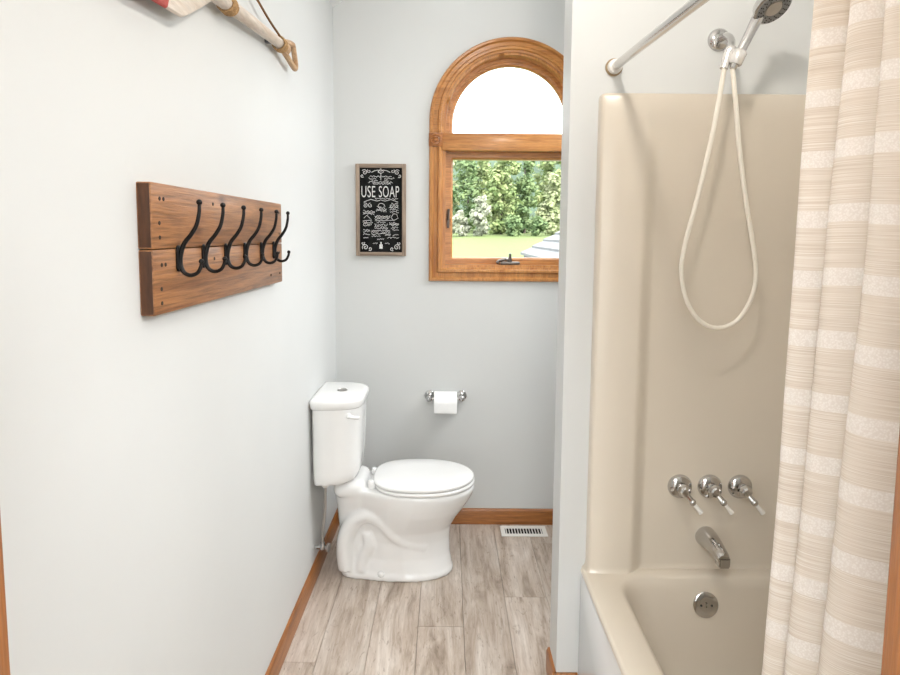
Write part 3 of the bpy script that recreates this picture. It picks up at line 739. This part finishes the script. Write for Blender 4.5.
obj('flush_button', bm, M['chrome_dull'], to)
bm = B(); ly = TY-.166
lathe(bm, [(.012, 0), (.012, .004), (.008, .008)], (-.402, ly+.004, .747), (0, -1, 0), 16)
tube(bm, catmull([(-.402, ly-.008, .747), (-.39, ly-.012, .746), (-.372, ly-.010, .743), (-.358, ly-.004, .742)], 5), [.0062]*5+[.0075]*11, 10)
obj('flush_lever', bm, M['porcelain'], to)
# seat and lid
def slab(bm, ring, z0, z1, bev):
    cx_ = sum(p[0] for p in ring)/len(ring)
    def sc(f): return [((p[0]-cx_)*f+cx_, p[1]*f) for p in ring]
    lv = [(z0, 1-bev*3), (z0+.003, 1-bev*.6), (z0+.006, 1), (z1-.006, 1), (z1-.002, 1-bev*.6), (z1, 1-bev*3), (z1+.0015, .6), (z1+.002, .2)]
    rings_to_faces(bm, [[(x, TY+y, z) for x, y in sc(f)] for z, f in lv])
bm = B(); slab(bm, egg(-.095, .226, .215, .184, 64, 1.0, .72), .404, .420, .012); obj('seat', bm, M['seat'], to, angle=60)
bm = B(); slab(bm, egg(-.095, .223, .222, .182, 64, 1.0, .72), .4225, .4395, .012); obj('seat_lid', bm, M['seat'], to, angle=60)
for sgn in (-1, 1):
    bm = B(); lathe(bm, [(.014, 0), (.014, .03), (.010, .036)], (-.322, TY+sgn*.072, .40), (0, 0, 1), 16); box(bm, -.334, -.302, TY+sgn*.072-.014, TY+sgn*.072+.014, .402, .430, .005)
    obj('hinge', bm, M['seat'], to)
    bm = B(); ball(bm, (-.275, TY+sgn*.116, .034), .015, 16, (1, .9, .9)); obj('bolt_cap', bm, M['seat'], to)

# water supply
sv = thing('water_supply_valve', 'chrome shutoff valve with braided hose between the left wall and the tank', 'valve', (XL, 2.575, .145))
bm = B(); lathe(bm, [(.026, 0), (.024, .004), (.012, .008)], (XL, 2.575, .145), (1, 0, 0), 20); obj('escutcheon', bm, M['chrome'], sv)
bm = B(); tube(bm, [(XL+.002, 2.575, .145), (XL+.055, 2.575, .145)], .0085, 12); lathe(bm, [(.012, 0), (.013, .012), (.010, .03)], (XL+.045, 2.575, .136), (0, 0, 1), 14)
obj('valve_body', bm, M['chrome'], sv)
bm = B(); lathe(bm, [(.005, 0), (.006, .012), (.019, .014), (.020, .022), (.012, .024)], (XL+.052, 2.575, .145), (1, -.25, 0), 10); obj('valve_handle', bm, M['chrome_dull'], sv)
bm = B(); tube(bm, catmull([(XL+.045, 2.575, .162), (XL+.047, 2.57, .21), (XL+.058, 2.565, .30), (XL+.062, 2.563, .38), (XL+.062, 2.563, .425)], 8), .0062, 10); obj('supply_hose', bm, M['chrome_dull'], sv)
bm = B(); lathe(bm, [(.013, 0), (.015, .006), (.015, .016), (.010, .022)], (XL+.062, 2.563, .420), (0, 0, 1), 8); obj('coupling_nut', bm, M['white_plastic'], sv, angle=20)

# ================================================================ TUB
tb = thing('bathtub', 'almond one-piece bathtub with moulded shower surround', 'bathtub', (.84, 1.15, 0))
TX0, TX1, TY0, TY1, TZ = .432, XR-.002, .415, 1.890, .448
def rrect(x0_, x1_, y0_, y1_, r, z, n=10):
    out = []
    for cx_, cy_, a0 in ((x1_-r, y1_-r, 0), (x0_+r, y1_-r, PI/2), (x0_+r, y0_+r, PI), (x1_-r, y0_+r, 1.5*PI)):
        for k in range(n+1):
            a = a0+PI/2*k/n; out.append((cx_+r*math.cos(a), cy_+r*math.sin(a), z))
    return out
bm = B(); IX0, IX1, IY0, IY1 = .535, TX1-.075, TY0+.09, 1.838
rl = [rrect(TX0+.004, TX1, TY0, TY1, .004, TZ-.02), rrect(TX0, TX1, TY0, TY1, .008, TZ-.012), rrect(TX0+.003, TX1, TY0, TY1, .010, TZ-.003), rrect(TX0+.012, TX1-.006, TY0+.006, TY1-.006, .014, TZ),
      rrect(IX0-.014, IX1+.014, IY0-.014, IY1+.006, .11, TZ-.001), rrect(IX0, IX1, IY0, IY1-.003, .10, TZ-.010), rrect(IX0+.010, IX1-.010, IY0+.02, IY1-.012, .095, TZ-.04),
      rrect(IX0+.035, IX1-.035, IY0+.09, IY1-.045, .09, .22), rrect(IX0+.055, IX1-.055, IY0+.15, IY1-.07, .085, .13), rrect(IX0+.09, IX1-.09, IY0+.20, IY1-.11, .07, .095), rrect(IX0+.16, IX1-.16, IY0+.28, IY1-.2, .04, .088)]
rings_to_faces(bm, rl, cap0=False, cap1=True); obj('basin', bm, M['fiberglass'], tb, angle=60)
bm = B()
# apron: slightly recessed centre panel
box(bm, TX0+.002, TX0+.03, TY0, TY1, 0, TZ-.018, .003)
obj('apron', bm, M['apron'], tb)['label'] = 'pale outer apron of the tub'
# surround: end panel with raised left and right margins
bm = B(); ST = 1.915
def surround_profile(dp=1.0):
    pts = [(.450, YW-.0005), (.450, 1.866), (.453, 1.858), (.460, 1.854)]
    for k in range(9):
        f = k/8; s = f*f*(3-2*f); pts.append((.575+.055*f, 1.854+.032*s*dp))
    for k in range(9):
        f = k/8; s = f*f*(3-2*f); pts.append((1.060+.05*f, 1.854+.032*dp-(.018+.032*dp)*s))
    for k in range(1, 9):
        a = PI/2*k/8; pts.append((1.11+.10*math.sin(a), 1.836-.10*(1-math.cos(a))))
    pts += [(1.225, 1.62), (1.225, .43), (1.24, YF+.002), (XR-.001, YF+.012), (XR-.001, YW-.0005)]
    return pts
cxs, cys = 1.0, 1.95
def sring(z, inset, dp=1.0):
    out = []
    for x, y in surround_profile(dp):
        if y >= YW-.001: out.append((x+(inset if x < 1 else 0), y, z))
        else:
            out.append((x+inset if x < 1.1 else min(x+inset*.5, XR-.002), y+inset if y > 1.2 else y, z))
    return out
rings_to_faces(bm, [sring(TZ-.006, -.012), sring(TZ+.004, -.004), sring(TZ+.016, 0), sring(1.30, 0), sring(1.45, 0, .93), sring(1.60, 0, .72), sring(1.75, 0, .38), sring(1.85, 0, .12), sring(ST-.012, 0, .02), sring(ST-.003, .003, 0), sring(ST, .010, 0)])
obj('surround_wall', bm, M['fiberglass'], tb, angle=50)
bm = B(); box(bm, 1.075, 1.24, 1.70, 1.875, TZ-.004, .985, .022, 4); obj('soap_ledge', bm, M['fiberglass'], tb)

# overflow plate on the sloped tub end
ov = thing('overflow_plate', 'round chrome overflow plate on the tub end below the spout', 'drain plate', (.806, 1.818, .366))
nrm = Vector((0, -1, .18)).normalized(); oc = Vector((.806, 1.8185, .366))
bm = B(); lathe(bm, [(.038, 0), (.039, .004), (.034, .008), (.020, .0085), (.001, .009)], oc, nrm, 32); fp = obj('face_plate', bm, M['chrome'], ov, angle=40)
bm = B()
for dx, dz in ((-.016, 0), (.016, 0)): lathe(bm, [(.0035, 0), (.003, .0015)], oc+nrm*.0088+Vector((dx, 0, dz)), nrm, 10)
for dx, dz in ((0, .008), (0, -.018), (0, -.004)): lathe(bm, [(.0022, 0), (.002, .001)], oc+nrm*.0088+Vector((dx, 0, dz)), nrm, 8)
obj('screw', bm, M['dark'], fp)

# three valves
def make_valve(x, label):
    y = 1.886; z = .716
    t_ = thing('shower_valve', label, 'faucet handle', (x, y, z), 'three valve handles above the tub spout')
    bm = B(); lathe(bm, [(.038, 0), (.038, .004), (.034, .012), (.026, .018), (.020, .020)], (x, y, z), (0, -1, 0), 32); obj('escutcheon', bm, M['chrome'], t_, angle=25)
    bm = B(); lathe(bm, [(.015, .016), (.015, .026), (.020, .030), (.021, .040), (.016, .050), (.011, .054), (.001, .055)], (x, y, z), (0, -1, 0), 8); hub = obj('hub', bm, M['chrome'], t_, angle=15)
    p0 = Vector((x+.006, y-.046, z-.010)); p1 = Vector((x+.020, y-.058, z-.028)); p2 = Vector((x+.044, y-.066, z-.058))
    bm = B(); tube(bm, [p0, p1], [.0075, .009], 10); ball(bm, p1, .0105, 12); lv = obj('lever', bm, M['chrome'], t_)
    bm = B(); tube(bm, [p1+(p2-p1)*.12, p1+(p2-p1)*.7, p2, p2+(p2-p1)*.02], [.005, .0065, .0075, .005], 10); obj('porcelain_tip', bm, M['white_plastic'], lv)['label'] = 'white lever tip'
    return t_
def dup(root, dx, label):
    r = root.copy(); COL.objects.link(r); r.location.x += dx; r['label'] = label
    for ch in root.children:
        c = ch.copy(); COL.objects.link(c); c.parent = r
        for g_ in ch.children:
            d = g_.copy(); COL.objects.link(d); d.parent = c
    return r
v0 = make_valve(.737, 'left chrome lever valve of the three, nearest the partition')
dup(v0, .094, 'middle chrome lever valve of the three, directly above the spout')
dup(v0, .189, 'right chrome lever valve of the three, nearest the curtain')

# spout
st = thing('tub_spout', 'chrome tub spout below the three valve handles', 'faucet', (.830, 1.886, .565))
bm = B()
cs = [((.826, 1.886, .552), .033, .033), ((.826, 1.866, .553), .032, .031), ((.828, 1.83, .552), .027, .026), ((.830, 1.80, .547), .023, .022), ((.832, 1.775, .541), .0205, .020), ((.832, 1.764, .537), .018, .017)]
rings_to_faces(bm, [[(c[0]+rx*math.cos(2*PI*k/24), c[1], c[2]+rz*math.sin(2*PI*k/24)) for k in range(24)] for c, rx, rz in cs]); obj('spout_body', bm, M['chrome'], st)
bm = B(); rings_to_faces(bm, [[(.832+sx*(.018 if z_ > .53 else .017), y, z_+dz) for sx, y, dz in ((-1, 1.792, 0), (1, 1.792, 0), (1, 1.758, 0), (-1, 1.758, 0))] for z_, _ in ((.514, 0), (.53, 0), (.546, 0))])
bmesh.ops.bevel(bm, geom=list(bm.edges), offset=.004, segments=2, affect='EDGES')
obj('outlet', bm, M['chrome'], st)

# shower arm
sa = thing('shower_head_holder', 'chrome wall pipe with hand shower holder above the surround', 'shower holder', (.800, YW, 2.077))
bm = B(); lathe(bm, [(.033, 0), (.032, .006), (.026, .013), (.014, .017)], (.800, YW, 2.077), (0, -1, 0), 28); obj('flange', bm, M['chrome'], sa)
apts = catmull([(.800, YW-.002, 2.077), (.799, YW-.05, 2.073), (.794, YW-.095, 2.050), (.781, YW-.130, 2.012)], 8)
bm = B(); tube(bm, apts, .0105, 14); obj('arm_pipe', bm, M['chrome'], sa)
HB = Vector((.776, 1.757, 2.004)); hd = Vector((.385, -.06, .92)).normalized()
bm = B(); ball(bm, HB, .0175, 14); lathe(bm, [(.0155, -.022), (.018, -.018), (.0185, .012), (.016, .016)], HB+Vector((.010, -.024, -.020)), hd, 18)
tube(bm, [HB+Vector((-.010, -.012, -.004)), HB+Vector((-.024, -.016, -.050))], [.014, .0105], 12)
obj('holder', bm, M['silver'], sa)
# hand shower
hs = thing('hand_shower', 'chrome hand shower with cream hose hanging in the holder', 'shower head', HB)
H0 = HB+Vector((.010, -.024, -.020)); 
def hp(t_): return H0+hd*t_+Vector((0, -.03*t_*t_/.0225*.5, 0))
bm = B(); tube(bm, [hp(-.034), hp(-.018), hp(.03), hp(.07), hp(.10), hp(.125)], [.009, .012, .0125, .0135, .0155, .017], 16); obj('handle', bm, M['chrome'], hs)
hc = Vector((.852, 1.697, 2.104)); hn = Vector((.222, -.566, -.796)).normalized()
bm = B(); lathe(bm, [(.012, -.040), (.028, -.032), (.044, -.014), (.050, 0), (.050, .007), (.046, .010), (.001, .0105)], hc, hn, 36); hh = obj('head', bm, M['chrome'], hs, angle=40)
u, v, d = frame_of(hn)
bm = B()
rings_to_faces(bm, [[hc+hn*h_+(u*math.cos(2*PI*k/36)+v*math.sin(2*PI*k/36))*r_ for k in range(36)] for r_, h_ in ((.044, .0095), (.044, .0118), (.024, .0118), (.024, .0095))], False, False)
obj('nozzle_ring', bm, plain('nozzle_plate', (.22, .22, .22), .4), hh)
bm = B()
for r_, n_ in ((.040, 20), (.034, 16), (.028, 13)):
    for k in range(n_):
        a = 2*PI*k/n_+r_*50; lathe(bm, [(.0020, .010), (.0016, .0135)], hc+(u*math.cos(a)+v*math.sin(a))*r_, hn, 6)
obj('nozzles', bm, M['dark'], hh, smooth=False)
bm = B(); lathe(bm, [(.022, .009), (.021, .013), (.001, .0145)], hc, hn, 28); obj('spray_centre', bm, M['chrome_dull'], hh)
hose = [HB+Vector((-.022, -.016, -.046)), (.740, 1.752, 1.820), (.725, 1.762, 1.712), (.708, 1.773, 1.607), (.683, 1.785, 1.473), (.678, 1.790, 1.395), (.697, 1.795, 1.317), (.736, 1.800, 1.258), (.787, 1.800, 1.232), (.845, 1.800, 1.249),
        (.882, 1.797, 1.306), (.894, 1.790, 1.374), (.881, 1.783, 1.460), (.848, 1.772, 1.588), (.813, 1.757, 1.739), (.790, 1.742, 1.860), hp(-.034)]
bm = B(); tube(bm, catmull(hose, 8), .0064, 12); obj('hose', bm, M['cream'], hs)['label'] = 'cream vinyl hose loop'

# curtain rod
cr = thing('curtain_rod', 'chrome shower curtain rod above the tub edge', 'curtain rod', (.492, YW, 1.996))
R0 = Vector((.492, YW, 1.996)); R1_ = Vector((.5215, YF, 1.9354)); rdv = (R1_-R0).normalized()
bm = B(); tube(bm, [R0, R1_], .0125, 20); obj('rod', bm, M['chrome_rod'], cr)
for p, dv in ((R0, rdv), (R1_, -rdv)):
    bm = B(); lathe(bm, [(.0255, 0), (.0255, .005), (.023, .008)], p, dv, 24); fl = obj('end_flange', bm, M['rubber'], cr)
    bm = B(); lathe(bm, [(.021, .008), (.020, .024), (.014, .027)], p, dv, 24); obj('end_cap', bm, M['white_plastic'], fl)

# shower curtain
def lerp_tab(tab, z):
    tab = sorted(tab)
    if z <= tab[0][0]: return tab[0][1]
    for (za, va), (zb_, vb) in zip(tab, tab[1:]):
        if z <= zb_:
            f = (z-za)/(zb_-za); f = f*f*(3-2*f)*.4+f*.6
            if isinstance(va, (list, tuple)): return [a+(b_-a)*f for a, b_ in zip(va, vb)]
            return va+(vb-va)*f
    return tab[-1][1]
peaks = [(1.80, [.822, .755, .689, .590, .530, .475, .435]), (1.5, [.814, .761, .680, .588, .530, .475, .435]), (1.2, [.796, .745, .671, .585, .528, .475, .435]), (.93, [.778, .730, .655, .575, .522, .472, .435]), (.12, [.770, .720, .645, .570, .52, .47, .435])]
xc = [(1.92, .508), (1.5, .498), (1.2, .481), (.93, .461), (.44, .391), (.12, .380)]
amp = [(1.92, .034), (1.5, .036), (.93, .036), (.44, .030), (.12, .030)]
bm = B(); uvl = bm.loops.layers.uv.new('UVMap'); NZ, NU = 100, 150
grid = []; arc = []
for i in range(NZ+1):
    z = 1.912-(1.912-.10)*i/NZ
    pk = lerp_tab(peaks, z); c = lerp_tab(xc, z); a = lerp_tab(amp, z); row = []
    for j in range(NU+1):
        u_ = -.42+6.2*j/NU
        k = max(0, min(5, int(math.floor(u_)))); f = u_-k
        y = pk[k]+(pk[k+1]-pk[k])*f
        ph = 2*PI*u_
        x = c-a*math.cos(ph)*(1+.05*math.sin(3.1*u_+z*1.3))
        y += -.010*math.sin(ph)*(1 if u_ > 0 else .6)+.003*math.sin(z*5+u_*2.0)
        x += .002*math.sin(z*3.2+u_*4.0)
        row.append(bm.verts.new((x, max(y, YF+.02), z)))
    grid.append(row)
ref = grid[30]; s = [0]
for p, q in zip(ref, ref[1:]): s.append(s[-1]+(p.co-q.co).length)
CZ0 = .015
for i in range(NZ):
    for j in range(NU):
        f = bm.faces.new((grid[i][j], grid[i+1][j], grid[i+1][j+1], grid[i][j+1]))
        for l, (ii, jj) in zip(f.loops, ((i, j), (i+1, j), (i+1, j+1), (i, j+1))): l[uvl].uv = (s[jj], grid[ii][jj].co.z+CZ0+.004*math.sin(jj*.11))
cu = obj('shower_curtain', bm, M['curtain'], None, angle=180)
md = cu.modifiers.new('thickness', 'SOLIDIFY'); md.thickness = .0012
tag(cu, 'beige shower curtain with white woven stripes bunched at the right', 'curtain')
# curtain rings round the rod
for k in range(7):
    y = YF+.06+.062*k; f = (YW-y)/(YW-YF); cx_, cz_ = R0.x+(R1_.x-R0.x)*f, R0.z+(R1_.z-R0.z)*f-.009
    bm = B(); tube(bm, [(cx_+.024*math.cos(2*PI*i/20), y+.0008*i/20, cz_+.024*math.sin(2*PI*i/20)) for i in range(21)], .0018, 6)
    obj('curtain_ring', bm, M['chrome'], cu)
